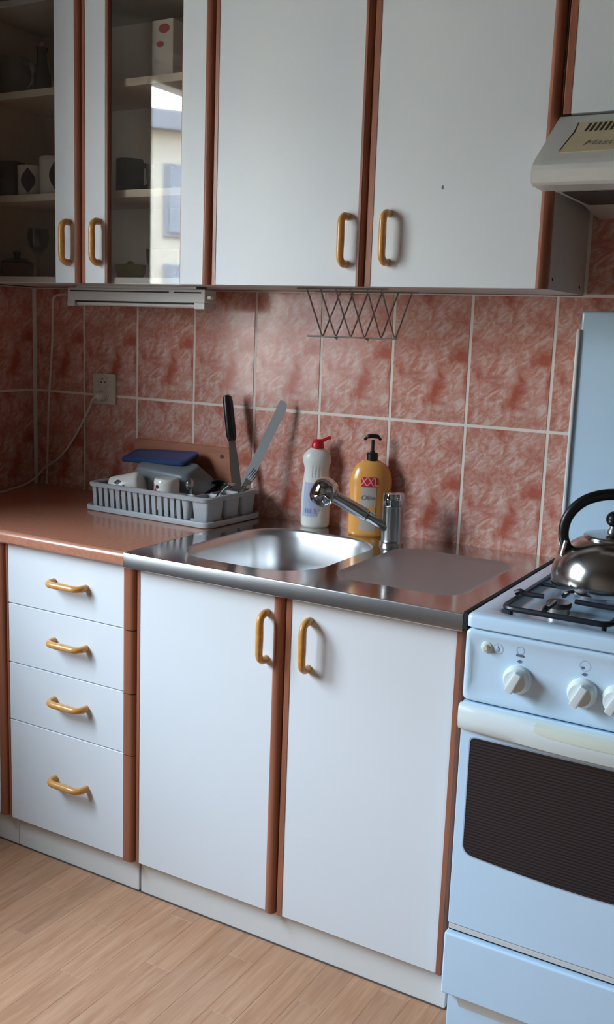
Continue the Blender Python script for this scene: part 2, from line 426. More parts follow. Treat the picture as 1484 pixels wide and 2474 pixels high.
# ------------------------------------------------------------------ fitted kitchen pieces
def handle_mesh(name, length=.118, r=.0085, out=.030):
    h = length/2-r
    pts = [(0, 0.0, h), (0, -out*.45, h), (0, -out*.78, h-.004), (0, -out, h-.016), (0, -out, 0), (0, -out, -h+.016), (0, -out*.78, -h+.004), (0, -out*.45, -h), (0, 0, -h)]
    p = spline(pts, 5); rr = []
    for q in p:
        f = abs(q.z)/h; rr.append(r*(1.0-.10*min(1, f*f)) if f < .98 else r*1.0)
    mb = MB(); mb.tube(p, rr, 12)
    return mb.build(name, 'handle_wood')
H0 = handle_mesh('handle'); H_USED = [False]
def handle(parent, loc, horiz=False):
    if not H_USED[0]: o = H0; H_USED[0] = True
    else: o = inst(H0, loc)
    o.location = loc; o.rotation_euler = (0, PI/2, 0) if horiz else (0, 0, 0); o.parent = parent
    return o
def strip_right(x1, z0, z1, yf, w, parent, proud=.007):
    # rounded grip edge: a flat nose that rolls away on its right side
    rad = .014; P = [(x1-w, yf+.016), (x1-w, yf-.001), (x1-w+.004, yf-proud*.75), (x1-w+.009, yf-proud)]
    for k in range(7):
        a = PI/2*k/6; P.append((x1-rad+rad*math.sin(a), yf-proud+rad-rad*math.cos(a)))
    P.append((x1, yf+.016))
    mb = MB(); mb.prism(P, 'z', z0, z1); return mb.build('edge_strip', 'edge_brown', parent)
def strip_left(x0, z0, z1, yf, w, parent):
    mb = MB(); mb.prism([(x0, yf+.016), (x0, yf+.002), (x0+.003, yf-.0012), (x0+w, yf-.0012), (x0+w, yf+.016)], 'z', z0, z1); return mb.build('edge_strip', 'edge_brown', parent)
def slab_door(name, parent, x0, x1, z0, z1, yf, wl, wr, hx=None, hz=None, gap=.0015, proud=.007, horiz=False):
    mb = MB(); mb.box(x0+gap+wl*.9, x1-gap-wr+.001, yf, yf+.0175, z0, z1, .0008, 1)
    d = mb.build(name, 'door_white', parent)
    if wl: strip_left(x0+gap, z0, z1, yf, wl, d)
    if wr: strip_right(x1-gap, z0, z1, yf, wr, d, proud)
    if hx is not None: handle(d, (hx, yf+.001, hz), horiz)
    return d
def base_body(parent, x0, x1, top=ZCB-.001):
    MB().box(x0+.001, x1-.001, -.548, -.02, ZDB+.004, top).build('body', 'carcass_white', parent)
def plinth(parent, x0, x1):
    MB().box(x0+.001, x1-.001, YP, YP+.016, .003, ZDB+.002, .0008, 1).build('plinth', 'plinth_white', parent)
    MB().box(x0+.001, x1-.001, YP-.0010, YP+.001, 0, .0034).build('plinth_seal', 'seal_grey', parent)
# corner base cabinet
t = empty('base_cabinet', ((XL+XB[0])/2, -.3, 0)); inv = lambda o: Matrix.Translation(o.location).inverted()
def thing(name, label, cat, group=None):
    o = empty(name); tag(o, label, cat, group); return o
bpy.data.objects.remove(t, do_unlink=True)
t = thing('base_cabinet', 'white base cabinet cut off at the left edge of the photo beside the drawers', 'cabinet', 'base cabinets')
base_body(t, XL+.006, XB[0]); plinth(t, XL+.006, XB[0]+.012)
slab_door('door', t, XL+.008, XB[0]+.0, ZDB, ZDT, YD, .011, .026)
# drawer unit
t = thing('drawer_cabinet', 'white drawer unit with four drawers and wooden handles under the brown worktop', 'cabinet', 'base cabinets')
base_body(t, XB[0], XB[1]); plinth(t, XB[0]+.0125, XB[1]-.0030)
MB().box(XB[1]-.006, XB[1]+.0005, YP+.010, YP+.015, .002, ZDB).build('gap_shade', 'gap_black', t)  # black sheet behind the plinth joint, standing in for its shade
zs = [(.6575+.0012, ZDT, .7345), (.5055+.0012, .6575-.0012, .588), (.3548+.0012, .5055-.0012, .4385), (ZDB-.002, .3548-.0012, .2345)]
for z0, z1, hz in zs:
    d = slab_door('drawer', t, XB[0], XB[1], z0, z1, YD, .009, .034, -.2, hz, horiz=True)
# sink unit
t = thing('sink_cabinet', 'white two-door base cabinet under the steel sink', 'cabinet', 'base cabinets')
MB().box(XB[1]+.001, XB[1]+.018, -.548, -.02, ZDB+.004, ZCB-.001).box(XB[3]-.018, XB[3]-.001, -.548, -.02, ZDB+.004, ZCB-.001).box(XB[1]+.019, XB[3]-.019, -.548, -.02, ZDB+.004, ZDB+.02).box(XB[1]+.019, XB[3]-.019, -.035, -.02, ZDB+.021, ZCB-.001).box(XB[1]+.019, XB[3]-.019, -.548, -.535, .74, ZCB-.001).build('body', 'carcass_white', t)
plinth(t, XB[1]+.0008, XB[3])
slab_door('door', t, XB[1], XB[2], ZDB, ZDT, YD, .010, .025, .3505, .713)
slab_door('door', t, XB[2], XB[3], ZDB, ZDT, YD, .014, .013, .4535, .7125, proud=.003)
# laminate worktop with a rounded nose
P = [(0-.0072, ZCB), (0-.0072, ZC), (YC+.012, ZC)]
for k in range(1, 7): a = PI/2*k/6; P.append((YC+.012-.012*math.sin(a), ZC-.012+.012*math.cos(a)))
P += [(YC, ZCB+.004), (YC+.004, ZCB)]
mb = MB(); mb.prism(P, 'x', XL+.006, -.0155)
o = mb.build('worktop', 'worktop'); tag(o, 'brown laminate worktop left of the steel sink, under the dish rack', 'worktop')

# stainless sink top
t = thing('sink', 'stainless steel sink top with a square bowl and a drainer on the right', 'sink')
X0, X1 = -.0141, .7907; YB = -.0072
bowl = rrect(.052, .408, -.532, -.112, .115, 12); drn = rrect(.447, .742, -.497, -.128, .06, 12)
bm = bmesh.new(); es = []
for loop in ([(X0, YC+.003), (X1, YC+.003), (X1, YB), (X0, YB)], bowl, drn):
    vs_ = [bm.verts.new((p[0], p[1], ZC)) for p in loop]
    for i in range(len(vs_)): es.append(bm.edges.new((vs_[i], vs_[(i+1) % len(vs_)])))
bmesh.ops.triangle_fill(bm, use_beauty=True, use_dissolve=False, edges=es)
for f in list(bm.faces):
    c = f.calc_center_median()
    def inside(p, L):
        n = len(L); r_ = False
        for i in range(n):
            (xa_, ya_), (xb2, yb2) = L[i], L[(i+1) % n]
            if (ya_ > p.y) != (yb2 > p.y) and p.x < (xb2-xa_)*(p.y-ya_)/(yb2-ya_)+xa_: r_ = not r_
        return r_
    if inside(c, bowl) or inside(c, drn): bm.faces.remove(f)
    elif f.normal.z < 0: f.normal_flip()
mb = MB(); mb.merge(bm)
o = mb.build('sink_top', 'steel_top', t, smooth=False, recalc=False)
mb = MB(); mb.prism([(YC+.003, ZC), (YC+.001, ZC-.0008), (YC, ZC-.003), (YC, ZCB-.002), (YC+.003, ZCB-.004), (YC+.014, ZCB-.003), (YC+.014, ZC-.002)], 'x', X0, X1)
mb.box(X0, X0+.002, YC+.014, YB, ZCB, ZC-.0006); mb.box(X1-.002, X1, YC+.014, YB, ZCB, ZC-.0006)
mb.build('front_edge', 'steel_edge', t)
def ins(d, r): return rrect(.052+d, .408-d, -.532+d, -.112-d, r, 12)
lp = []
for d, r_, z in ((0, .115, 0), (.003, .113, -.001), (.006, .11, -.005), (.010, .107, -.02), (.016, .102, -.08), (.024, .096, -.125), (.040, .085, -.146), (.065, .07, -.153), (.12, .04, -.156), (.150, .02, -.158)):
    lp.append([(p[0], p[1], ZC+z) for p in ins(d, r_)])
mb = MB(); mb.loops(lp, cap1=True); bo = mb.build('bowl', 'steel_bowl', t, recalc=False, angle=60)
for f in bo.data.polygons: f.flip()
MB().lathe([(0, .003), (.012, .003), (.016, .0015), (.034, .0035), (.040, .001)], 32, c=(.23, -.322, ZC-.1575), cap=False).build('drain', 'chrome', bo)
lp = []
for d, r_, z in ((0, .06, 0), (.004, .058, -.0012), (.010, .054, -.0035), (.018, .05, -.0045)):
    lp.append([(p[0], p[1], ZC+z) for p in rrect(.447+d, .742-d, -.497+d, -.128-d, r_, 12)])
mb = MB(); mb.loops(lp, cap1=True); o = mb.build('drainer', 'steel_drainer', t, recalc=False, angle=60)
for f in o.data.polygons: f.flip()

# ------------------------------------------------------------------ wall cabinets
def carcass(parent, x0, x1, z0, z1, m='carcass_white', yfront=YU+.019):
    mb = MB(); th = .016
    mb.box(x0+.0005, x0+th, yfront, -.004, z0, z1); mb.box(x1-th, x1-.0005, yfront, -.004, z0, z1)
    mb.box(x0+th, x1-th, yfront, -.004, z0, z0+th); mb.box(x0+th, x1-th, yfront, -.004, z1-th, z1)
    return mb.build('body', m, parent)
def glass_door(parent, x0, x1, wl, wr, wstL, wstR, hx, hz):
    d = MB().box(x0+.0015+wl, x0+.0015+wl+wstL, YU, YU+.0175, ZU, ZUT, .0008, 1).box(x1-.0015-wr-wstR, x1-.0015-wr, YU, YU+.0175, ZU, ZUT, .0008, 1).build('door', 'door_white', parent)
    strip_left(x0+.0015, ZU, ZUT, YU, wl, d); strip_right(x1-.0015, ZU, ZUT, YU, wr, d)
    a, b_ = x0+.0015+wl+wstL, x1-.0015-wr-wstR
    MB().box(a, a+.007, YU+.001, YU+.0165, ZU, ZUT).box(b_-.004, b_, YU+.004, YU+.0165, ZU, ZUT).build('glazing_bead', 'edge_brown', d)
    MB().box(a+.007, b_-.004, YU+.008, YU+.012, ZU+.001, ZUT).build('glass_pane', 'cabinet_glass', d)
    handle(d, (hx, YU+.001, hz))
t = thing('glass_cabinet', 'wall cabinet with two glass doors showing crockery, above the lamp', 'cabinet', 'wall cabinets')
carcass(t, XU[0], XU[2], ZU, ZUT, 'carcass_white')
MB().box(XU[0]+.017, XU[2]-.017, -.012, -.0045, ZU+.0165, ZUT-.0165).build('back_panel', 'cabinet_inside', t)
for xs_ in (XU[0]+.0162, XU[2]-.0172): MB().box(xs_, xs_+.001, -.25, -.0125, ZU+.0165, ZUT-.0165).build('side_lining', 'cabinet_inside', t)
MB().box(XU[0]+.0165, XU[2]-.0165, -.2495, -.0125, ZU+.0162, ZU+.0172).build('floor_lining', 'cabinet_inside', t)
SH = (1.667, 1.932)
for z in SH:
    s_ = MB().box(XU[0]+.018, XU[2]-.018, -.236, -.013, z-.008, z+.008).build('shelf', 'cabinet_inside', t)
    MB().box(XU[0]+.018, XU[2]-.018, -.2385, -.2362, z-.009, z+.009).build('shelf_edge', 'shelf_edge', s_)
glass_door(t, XU[0], XU[1], .012, .020, .066, .068, -.4645, 1.545)
glass_door(t, XU[1], XU[2], .012, .022, .066, .068, -.3625, 1.5445)
MB().box(XL+.002, XU[0]-.0005, YU+.019, -.25, ZU, ZUT).build('filler_strip', 'carcass_white', t)
t = thing('wall_cabinet', 'large white two-door wall cabinet with wooden handles above the sink', 'cabinet', 'wall cabinets')
carcass(t, XU[2], XU[4], ZU, ZUT); MB().box(XU[2]+.017, XU[4]-.017, -.010, -.0045, ZU+.017, ZUT-.017).build('back_panel', 'carcass_white', t)
slab_door('door', t, XU[2], XU[3], ZU, ZUT, YU, .012, .018, .3475, 1.541)
d = slab_door('door', t, XU[3], XU[4], ZU, ZUT, YU, .015, .021, .448, 1.5445)
MB().lathe([(0, .0006), (.003, .0004), (.0034, 0)], 10, sx=.8, sy=1.3, c=(.5673, YU-.0001, 1.6448), M=Matrix.Rotation(PI/2, 4, 'X')).build('chip', 'icon_grey', d)
for px_, pz_ in ((-.245, 1.463), (-.045, 1.458)):
    MB().lathe([(0, .001), (.003, .0008), (.0035, 0)], 10, c=(XU[4]+.0002, px_, pz_), M=Matrix.Rotation(PI/2, 4, 'Y')).build('screw_cap', 'gap_black', t)
t = thing('wall_cabinet', 'white wall cabinet above the cooker hood at the upper right', 'cabinet', 'wall cabinets')
XH0, XH1 = .8065, 1.3065
carcass(t, XH0, XH1, 1.772, ZUT); MB().box(XH0+.017, XH1-.017, -.010, -.0045, 1.79, ZUT-.017).build('back_panel', 'carcass_white', t)
slab_door('door', t, XH0, XH1, 1.772, ZUT, YU, .015, .020)

# ------------------------------------------------------------------ cooker hood
t = thing('cooker_hood', 'white slanted cooker hood with a yellowed vent panel, above the stove', 'hood')
hx0, hx1 = .8045, 1.3045
prof = [(-.262, 1.768), (-.285, 1.7665), (-.292, 1.762), (-.425, 1.664), (-.434, 1.655), (-.437, 1.645), (-.437, 1.632), (-.433, 1.624), (-.424, 1.6195), (-.36, 1.6185), (-.36, 1.632), (-.262, 1.632)]
MB().prism(prof, 'x', hx0, hx1, .0012, 1).build('canopy', 'hood_white', t)
MB().prism([(-.352, 1.626), (-.352, 1.619), (-.15, 1.618), (-.055, 1.606), (-.006, 1.606), (-.006, 1.766), (-.255, 1.766), (-.255, 1.630), (-.30, 1.630)], 'x', hx0+.022, hx1-.022).build('filter_housing', 'hood_under', t)
MB().box(hx0+.035, hx1-.035, -.345, -.16, 1.6165, 1.618).build('filter_slot', 'hood_slot', t)
sl = Vector((0, -.425+.292, 1.664-1.762)); sl.normalize(); nrm = Vector((0, sl.z, -sl.y)); nrm = nrm if nrm.y < 0 else -nrm
def onslope(s_, x, h=0.0): p = Vector((x, -.292, 1.762))+sl*s_+nrm*h; return p
def slope_quad(mb, q, h0, h1):
    bm = bmesh.new(); A = [bm.verts.new(onslope(s_, x, h0)) for x, s_ in q]; B = [bm.verts.new(onslope(s_, x, h1)) for x, s_ in q]
    n = len(q); bm.faces.new(A); bm.faces.new(B)
    for i in range(n): bm.faces.new((A[i], A[(i+1) % n], B[(i+1) % n], B[i]))
    bmesh.ops.recalc_face_normals(bm, faces=bm.faces); mb.merge(bm)
SLEN = math.hypot(.133, .098)
mb = MB(); slope_quad(mb, [(hx0+.0385, .140), (hx0+.0470, .067), (hx0+.0455, .025), (hx1-.0455, .025), (hx1-.0470, .067), (hx1-.0385, .140)], -.001, .0016)
vp = mb.build('vent_panel', 'hood_cream', t)
mb = MB(); slope_quad(mb, [(hx0+.0385, .133), (hx0+.0395, .133), (hx0+.0480, .068), (hx0+.0490, .064), (hx0+.0470, .026), (hx0+.0450, .026), (hx0+.0465, .064)], .0012, .0022); mb.build('panel_seam', 'hood_slot', vp)
for i in range(40):
    xs = hx0+.0655+i*.0093
    if xs > hx1-.07: break
    mb = MB(); slope_quad(mb, [(xs, .063), (xs+.0046, .063), (xs+.0076, .031), (xs+.0030, .031)], .001, .0022); mb.build('vent_slot', 'hood_slot', vp)
me = text_verts('Mastercook', .028, .35)
x0_ = min(v.co.x for v in me.vertices)
for v in me.vertices: v.co = onslope(.110-v.co.y*.95, hx0+.078+v.co.x-x0_, .0021)
me.materials.append(MATS['hood_print']); o = bpy.data.objects.new('lettering', me); COL.objects.link(o); o.parent = vp

# ------------------------------------------------------------------ stove
t = thing('gas_stove', 'white freestanding gas stove with dark oven window and raised lid', 'stove')
sx0, sx1 = .8005, 1.3005; yf = -.600
MB().box(sx0+.004, sx1-.004, -.575, -.03, .06, .838).build('body', 'stove_white', t)
MB().box(sx0-.0085, sx0+.0035, -.556, -.03, .60, .8395).build('side_gap_shade', 'gap_black', t)  # black filler painted as the shade in the gap beside the stove
# hob: raised rim and sunken well
zt = .8485
lo = rrect(sx0, sx1, yf-.004, -.03, .012, 6); 
def rl(d, r_, z): return [(p[0], p[1], z) for p in rrect(sx0+d, sx1-d, yf-.004+d, -.03-d, r_, 6)]
def wl_(d, r_, z): return [(p[0], p[1], z) for p in rrect(sx0+.040+d, sx1-.040-d, yf+.036+d, -.085-d, r_, 6)]
mb = MB(); mb.loops([rl(.004, .01, .822), rl(0, .012, .825), rl(0, .012, zt-.006), rl(.002, .011, zt-.002), rl(.006, .01, zt), wl_(0, .02, zt), wl_(.004, .02, zt-.002), wl_(.012, .016, zt-.010), wl_(.020, .012, zt-.012)], cap0=True, cap1=True)
hob = mb.build('hob', 'stove_white', t, recalc=True, angle=50)
MB().box(sx0-.0085, sx0-.0005, yf+.004, -.03, .815, zt-.0005).build('edge_gap_shade', 'gap_black', t)  # black strip in place of the shadowed gap between sink and hob
# burners
def burner(cx, cy, r_):
    b0 = MB().lathe([(0, 0), (r_*1.55, 0), (r_*1.6, .002), (r_*1.3, .004), (r_*.95, .005), (r_*.92, .017), (0, .017)], 32, c=(cx, cy, zt-.0125)).build('burner', 'burner_alu', t)
    MB().lathe([(r_*.6, .0165), (r_*1.0, .0165), (r_*1.04, .018), (r_*1.04, .024), (r_*.98, .0265), (0, .0275)], 32, c=(cx, cy, zt-.0125)).build('burner_cap', 'burner_brown', b0)
BUR = ((.930, -.468, .0225), (.930, -.230, .032), (1.171, -.230, .026), (1.171, -.468, .040))
for bx_, by_, br_ in BUR: burner(bx_, by_, br_)
# pan supports
for (gx0, gx1) in ((.851, 1.046), (1.055, 1.250)):
    zg = zt+.019; gy0, gy1 = -.556, -.118
    fr_ = rrect(gx0, gx1, gy0, gy1, .022, 5)
    mb = MB(); mb.tube([(p[0], p[1], zg-.010) for p in fr_], .0055, 8, closed=True)
    g = mb.build('pan_support', 'black_enamel', t)
    mb = MB()
    for (cx_, cy_) in ((gx0+.012, gy0+.012), (gx1-.012, gy0+.012), (gx0+.012, gy1-.012), (gx1-.012, gy1-.012)): mb.tube([(cx_, cy_, zg-.010), (cx_, cy_, zt-.0115)], .0045, 8)
    mb.build('foot', 'black_enamel', g)
    mb = MB(); ym_ = (gy0+gy1)/2; mb.tube([(gx0, ym_, zg-.010), (gx1, ym_, zg-.010)], .004, 8); mb.build('crossbar', 'black_enamel', g)
    bx_ = .930 if gx0 < 1 else 1.171
    for by_ in (-.468, -.230):
        for (dx, dy, ex, ey) in ((gx0, by_, bx_-.030, by_), (gx1, by_, bx_+.030, by_)):
            s_ = 1 if ex > dx else -1
            mb = MB(); mb.tube(spline([(dx-s_*.006, dy, zg-.002), (dx+s_*.004, dy, zg+.003), (dx+s_*.014, dy, zg-.001), (ex, ey, zg)], 4), .005, 8); mb.build('finger', 'black_enamel', g)
        yy2 = gy0 if by_ < -.35 else gy1
        s_ = 1 if yy2 < by_ else -1
        for (ya_, yb2, sg) in ((yy2, by_-s_*.030, s_), (ym_, by_+s_*.030, -s_)):
            mb = MB(); mb.tube(spline([(bx_, ya_-sg*.005, zg-.003), (bx_, ya_+sg*.005, zg+.002), (bx_, ya_+sg*.014, zg-.001), (bx_, yb2, zg)], 4), .005, 8); mb.build('finger', 'black_enamel', g)
# raised lid
MB().box(.8135, 1.2875, -.052, -.034, .872, 1.408, .007, 3).build('lid', 'stove_white', t)
MB().box(.8075, .8150, -.060, -.036, .885, 1.368, .0025, 2).build('lid_edge_trim', 'window_white', t)
for hx_ in (.86, 1.24): MB().box(hx_-.02, hx_+.02, -.060, -.034, .845, .876, .003, 2).build('lid_hinge', 'stove_white', t)
# control panel with raised border
def rp_(d, r_, y, z0=.6835, z1=.8195): return [(p[0], y, p[1]) for p in rrect(sx0+d, sx1-d, z0+d, z1-d, r_, 6)]
mb = MB(); mb.loops([rp_(0, .010, -.576), rp_(0, .010, yf+.003), rp_(.003, .008, yf), rp_(.010, .010, yf), rp_(.014, .024, yf+.0025), rp_(.03, .02, yf+.003)], cap0=True, cap1=True)
cp = mb.build('control_panel', 'stove_white', t, angle=60)
MB().box(sx0+.003, sx1-.003, -.590, -.574, .676, .690).build('panel_gap', 'gap_black', t)
MB().box(sx0+.003, sx1-.003, -.592, -.574, .8175, .826).build('hob_gap', 'gap_black', t)
def knob(x, z, rot=0.0):
    k_ = MB().lathe([(0, 0), (.0262, 0), (.0262, .007), (.0245, .010), (.0225, .012), (.0215, .019), (.0195, .022), (0, .0225)], 36, M=Matrix.Rotation(PI/2, 4, 'X')).build('knob', 'stove_plastic', cp)
    k_.location = (x, yf+.003, z); k_.rotation_euler = (0, rot, 0)
    P = [(-.0075, -.021), (.0075, -.021), (.0065, .021), (-.0065, .021)]
    MB().prism(P, 'y', -.0325, -.020, .002, 2).build('grip', 'stove_plastic', k_)
for x_ in (.9030, 1.0197, 1.0800, 1.1400, 1.2000): knob(x_, .7425, .45)
bt = MB().lathe([(0, 0), (.0105, 0), (.0105, .002), (.009, .003), (.0065, .003), (.006, .009), (.0045, .0105), (0, .011)], 28, c=(.8405, yf+.003, .790), M=Matrix.Rotation(PI/2, 4, 'X')).build('igniter_button', 'stove_cream', cp)
def ring(x, z, r0, r1, m, name='icon', n=24):
    mb = MB(); mb.loops([[(x+r_*math.cos(2*PI*i/n), yf+.0022, z+r_*math.sin(2*PI*i/n)) for i in range(n)] for r_ in (r0, r1)]); return mb.build(name, m, cp)
ring(.8618, .791, .0085, .0095, 'icon_pale'); MB().prism([(.8590, .786), (.8612, .7965), (.8622, .792), (.8648, .794), (.8628, .7862)], 'y', yf+.0020, yf+.0028).build('icon', 'icon_pale', cp)
for x_ in (.9033, 1.0197, 1.0800, 1.1400, 1.2000):
    if x_ < .95:
        ring(x_, .7955, .0066, .0074, 'icon_pale'); MB().box(x_-.0068, x_+.0068, yf+.0018, yf+.0028, .7845, .7880).build('icon', 'icon_grey', cp)
    else:
        ring(x_, .7905, .0088, .0095, 'icon_pale'); ring(x_-.0035, .7868, .0, .0024, 'icon_grey', n=12)
    MB().prism([(x_-.0050, .7745), (x_, .7725), (x_+.0050, .7765), (x_, .7785)], 'y', yf+.0018, yf+.0028).build('icon', 'icon_grey', cp)
# oven door
dr = MB().box(sx0+.001, sx1-.001, yf, -.577, .2300, .6800, .0025, 2).build('oven_door', 'stove_white', t)
nb = 14; wx0, wx1 = .8225, 1.2785; P = []
def arc(cx, cz, r_, a0, a1, n=6): return [(cx+r_*math.cos(a0+(a1-a0)*k/n), cz+r_*math.sin(a0+(a1-a0)*k/n)) for k in range(n+1)]
P += arc(wx0+.010, .6035, .010, PI, PI/2); P += arc(wx1-.010, .6035, .010, PI/2, 0)
P += arc(wx1-.020, .400, .020, 0, -PI/2+.15)
for k in range(1, nb): f = k/nb; x_ = wx1-.020+(wx0-wx1+.04)*f; P.append((x_, .380-.011*math.sin(PI*f)))
P += arc(wx0+.020, .400, .020, -PI/2-.15, -PI)
MB().prism(P, 'y', yf-.0012, yf+.002).build('oven_window', 'oven_glass', dr)
P2 = [(wx0-.0025+(p[0]-wx0)*(wx1-wx0+.005)/(wx1-wx0), .495+(p[1]-.495)*1.02) for p in P]
MB().prism(P2, 'y', yf-.0006, yf+.002).build('window_surround', 'icon_pale', dr)
# bowed plastic handle along the top of the door
lp = []
for k in range(25):
    f = k/24; x_ = sx0-.0015+(sx1-sx0+.003)*f; bow = math.sin(PI*f)**.8; dpt = .012+.022*bow; low = .6285-.003*bow
    lp.append([(x_, yf+.001, .6775), (x_, yf-dpt*.55, .6768), (x_, yf-dpt*.90, .6725), (x_, yf-dpt, .664), (x_, yf-dpt, .650), (x_, yf-dpt*.8, low+.006), (x_, yf-dpt*.45, low), (x_, yf+.001, low)])
mb = MB(); mb.loops(lp, cap0=True, cap1=True); hd = mb.build('oven_handle', 'stove_plastic', dr, angle=40)
lp = []
for k in range(17):
    f = k/16; x_ = .948+(1.153-.948)*f; s_ = math.sin(PI*f)**.35 if 0 < f < 1 else .02; b1 = math.sin(PI*((x_-sx0)/(sx1-sx0)))**.8; dpt = .012+.022*b1
    lp.append([(x_, yf-dpt*.55-.001, .6772), (x_, yf-dpt*.93, .6728), (x_, yf-dpt-.0010, .6642), (x_, yf-dpt-.0008, .6640-.006*s_), (x_, yf-dpt+.004, .662-.006*s_), (x_, yf-dpt*.5, .670)])
mb = MB(); mb.loops(lp, cap0=True, cap1=True); mb.build('grip_recess', 'stove_cream', hd, angle=40)
# lower drawer, trim line and foot
MB().box(sx0+.003, sx1-.003, yf+.002, -.576, .2175, .2285, .001, 1).build('drawer_trim', 'trim_plastic', t)
MB().box(sx0+.002, sx1-.002, -.592, -.574, .208, .2330).build('drawer_gap', 'gap_black', t)
P = [(sx0-.001, .083), (sx0-.001, .2165), (sx1+.001, .2165), (sx1+.001, .083)]
MB().box(sx0-.0015, sx1+.0015, yf-.008, -.577, .083, .2120, .004, 3).build('warming_drawer', 'stove_white', t)
MB().box(sx0+.006, sx1-.006, -.588, -.05, 0, .0828, .003, 2).build('base', 'stove_white', t)
MB().prism([(-.588, .083), (-.604, .083), (-.5905, .060), (-.588, .052)], 'x', sx0+.03, sx1-.03).build('drawer_grip', 'stove_plastic', t)

# ------------------------------------------------------------------ kettle
KC = (.985, -.325); zk = zt+.0195
t = thing('kettle', 'round stainless steel kettle with black arched handle on the stove', 'kettle'); t.location = (KC[0], KC[1], zk); t.rotation_euler = (0, 0, yaw)
prof = [(0, 0), (.104, 0), (.1095, .003), (.1110, .009), (.1112, .020), (.1095, .036), (.1055, .050), (.099, .063), (.090, .075), (.078, .086), (.065, .0945), (.054, .0995), (.050, .1005), (0, .1005)]
MB().lathe(prof, 64).build('body', 'steel_kettle', t)
ld = MB().lathe([(.054, .098), (.055, .103), (.053, .106), (.040, .1095), (.015, .111), (0, .1112)], 48, cap=False).build('lid', 'steel_kettle', t)
MB().lathe([(.011, .1105), (.010, .116), (.0065, .121), (.0065, .126), (0, .127)], 20).build('knob_stem', 'burner_alu', ld)
MB().lathe([(0, .123)]+[(.0155*math.sin(PI*k/12), .1375-.0155*math.cos(PI*k/12)) for k in range(1, 12)]+[(0, .153)], 24).build('knob', 'black_plastic', ld)
pts = [(-.0865, 0, .078), (-.0945, 0, .096), (-.0960, 0, .115), (-.0915, 0, .136), (-.0790, 0, .156), (-.0580, 0, .173), (-.0300, 0, .183), (0, 0, .186)]
pts = pts+[(-p[0], 0, p[2]) for p in reversed(pts[:-1])]
sp_ = spline(pts, 6)
MB().tube(sp_, [.0080+.0012*math.sin(PI*i/(len(sp_)-1)) for i in range(len(sp_))], 14, flat=1.2).build('handle', 'black_plastic', t)
for s_ in (-1, 1):
    o = MB().box(-.004, .004, -.011, .011, 0, .034, .002, 1).build('handle_bracket', 'steel_kettle', t)
    o.location = (s_*.0985, 0, .062); o.rotation_euler = (0, s_*-.20, 0)
MB().tube(spline([(.080, 0, .052), (.112, 0, .068), (.135, 0, .090), (.146, 0, .104)], 5), [.026-.0008*i for i in range(16)], 18).build('spout', 'steel_kettle', t)

# ------------------------------------------------------------------ tap
t = thing('tap', 'chrome kitchen tap with an angled pull-out spray head over the sink', 'tap'); t.location = (.4185, -.1225, ZC)
MB().lathe([(.0295, 0), (.0295, .006), (.0265, .009), (.0255, .013), (.0250, .092), (.0252, .094), (.0246, .096), (0, .096)], 36).build('body', 'satin_chrome', t)
MB().lathe([(.0246, .0965), (.0256, .098), (.0256, .120), (.0246, .1255), (.018, .1280), (0, .1285)], 36).build('lever_cap', 'chrome', t)
A = Vector((-.004, -.012, .040)); Bv = Vector((.296-.4185, -.232+.1225, .971-ZC)); dv = (Bv-A).normalized()
MB().tube([A, A+(Bv-A)*.36], .0115, 20).build('spout_base', 'satin_chrome', t)
MB().tube([A+(Bv-A)*.355, A+(Bv-A)*.375], .0136, 20).build('joint_ring', 'black_plastic', t)
sp = MB().tube([A+(Bv-A)*.37, A+(Bv-A)*.40, A+(Bv-A)*.62, A+(Bv-A)*.85, Bv], [.0146, .0156, .0152, .0146, .017], 20).build('spray_arm', 'satin_chrome', t)
hm = MB(); hd_dir = Vector((-.50, .05, -.86)).normalized(); q = Vector((0, 0, 1)).rotation_difference(hd_dir).to_matrix().to_4x4()
hm.lathe([(0, -.031), (.012, -.0305), (.0225, -.025), (.0290, -.014), (.0312, -.001), (.0310, .012), (.0288, .023), (.0240, .031), (.021, .0325), (.019, .031), (0, .031)], 36, c=Bv+dv*.006, M=q)
hm.build('spray_head', 'chrome', t)

# ------------------------------------------------------------------ bottles
def wrap(me_pts, prof, sxx, syy, h=.0005):
    def rad(z):
        for (r0, z0), (r1, z1) in zip(prof, prof[1:]):
            if z0 <= z <= z1 and z1 > z0: return r0+(r1-r0)*(z-z0)/(z1-z0)
        return prof[-1][0]
    out = []
    for x, z in me_pts:
        R_ = rad(z); a, b_ = R_*sxx+h, R_*syy+h
        xx = max(-a*.98, min(a*.98, x)); out.append((xx, -b_*math.sqrt(max(0, 1-(xx/a)**2)), z))
    return out
def patch(outline_fn, prof, sxx, syy, m, name, parent, nx=14, nz=14, h=.0005):
    t_ = bmesh.new(); G = []
    for j in range(nz+1):
        x0_, x1_, z_ = outline_fn(j/nz); G.append([t_.verts.new(p) for p in wrap([(x0_+(x1_-x0_)*i/nx, z_) for i in range(nx+1)], prof, sxx, syy, h)])
    for j in range(nz):
        for i in range(nx): t_.faces.new((G[j][i], G[j][i+1], G[j+1][i+1], G[j+1][i]))
    mb = MB(); mb.merge(t_); return mb.build(name, m, parent, recalc=False)
def wtext(body, size, cx, cz, prof, sxx, syy, m, name, parent, shear=0.0, h=.001, sz=1.0, space=1.0):
    me = text_verts(body, size, shear, space)
    co = wrap([(cx+v.co.x, cz+v.co.y*sz) for v in me.vertices], prof, sxx, syy, h)
    for v, c in zip(me.vertices, co): v.co = c
    me.materials.append(MATS[m]); o = bpy.data.objects.new(name, me); COL.objects.link(o); o.parent = parent; return o
def smooth_prof(pts, n=5): return [(max(0, p.x), p.y) for p in spline([(a, b_, 0) for a, b_ in pts], n)]
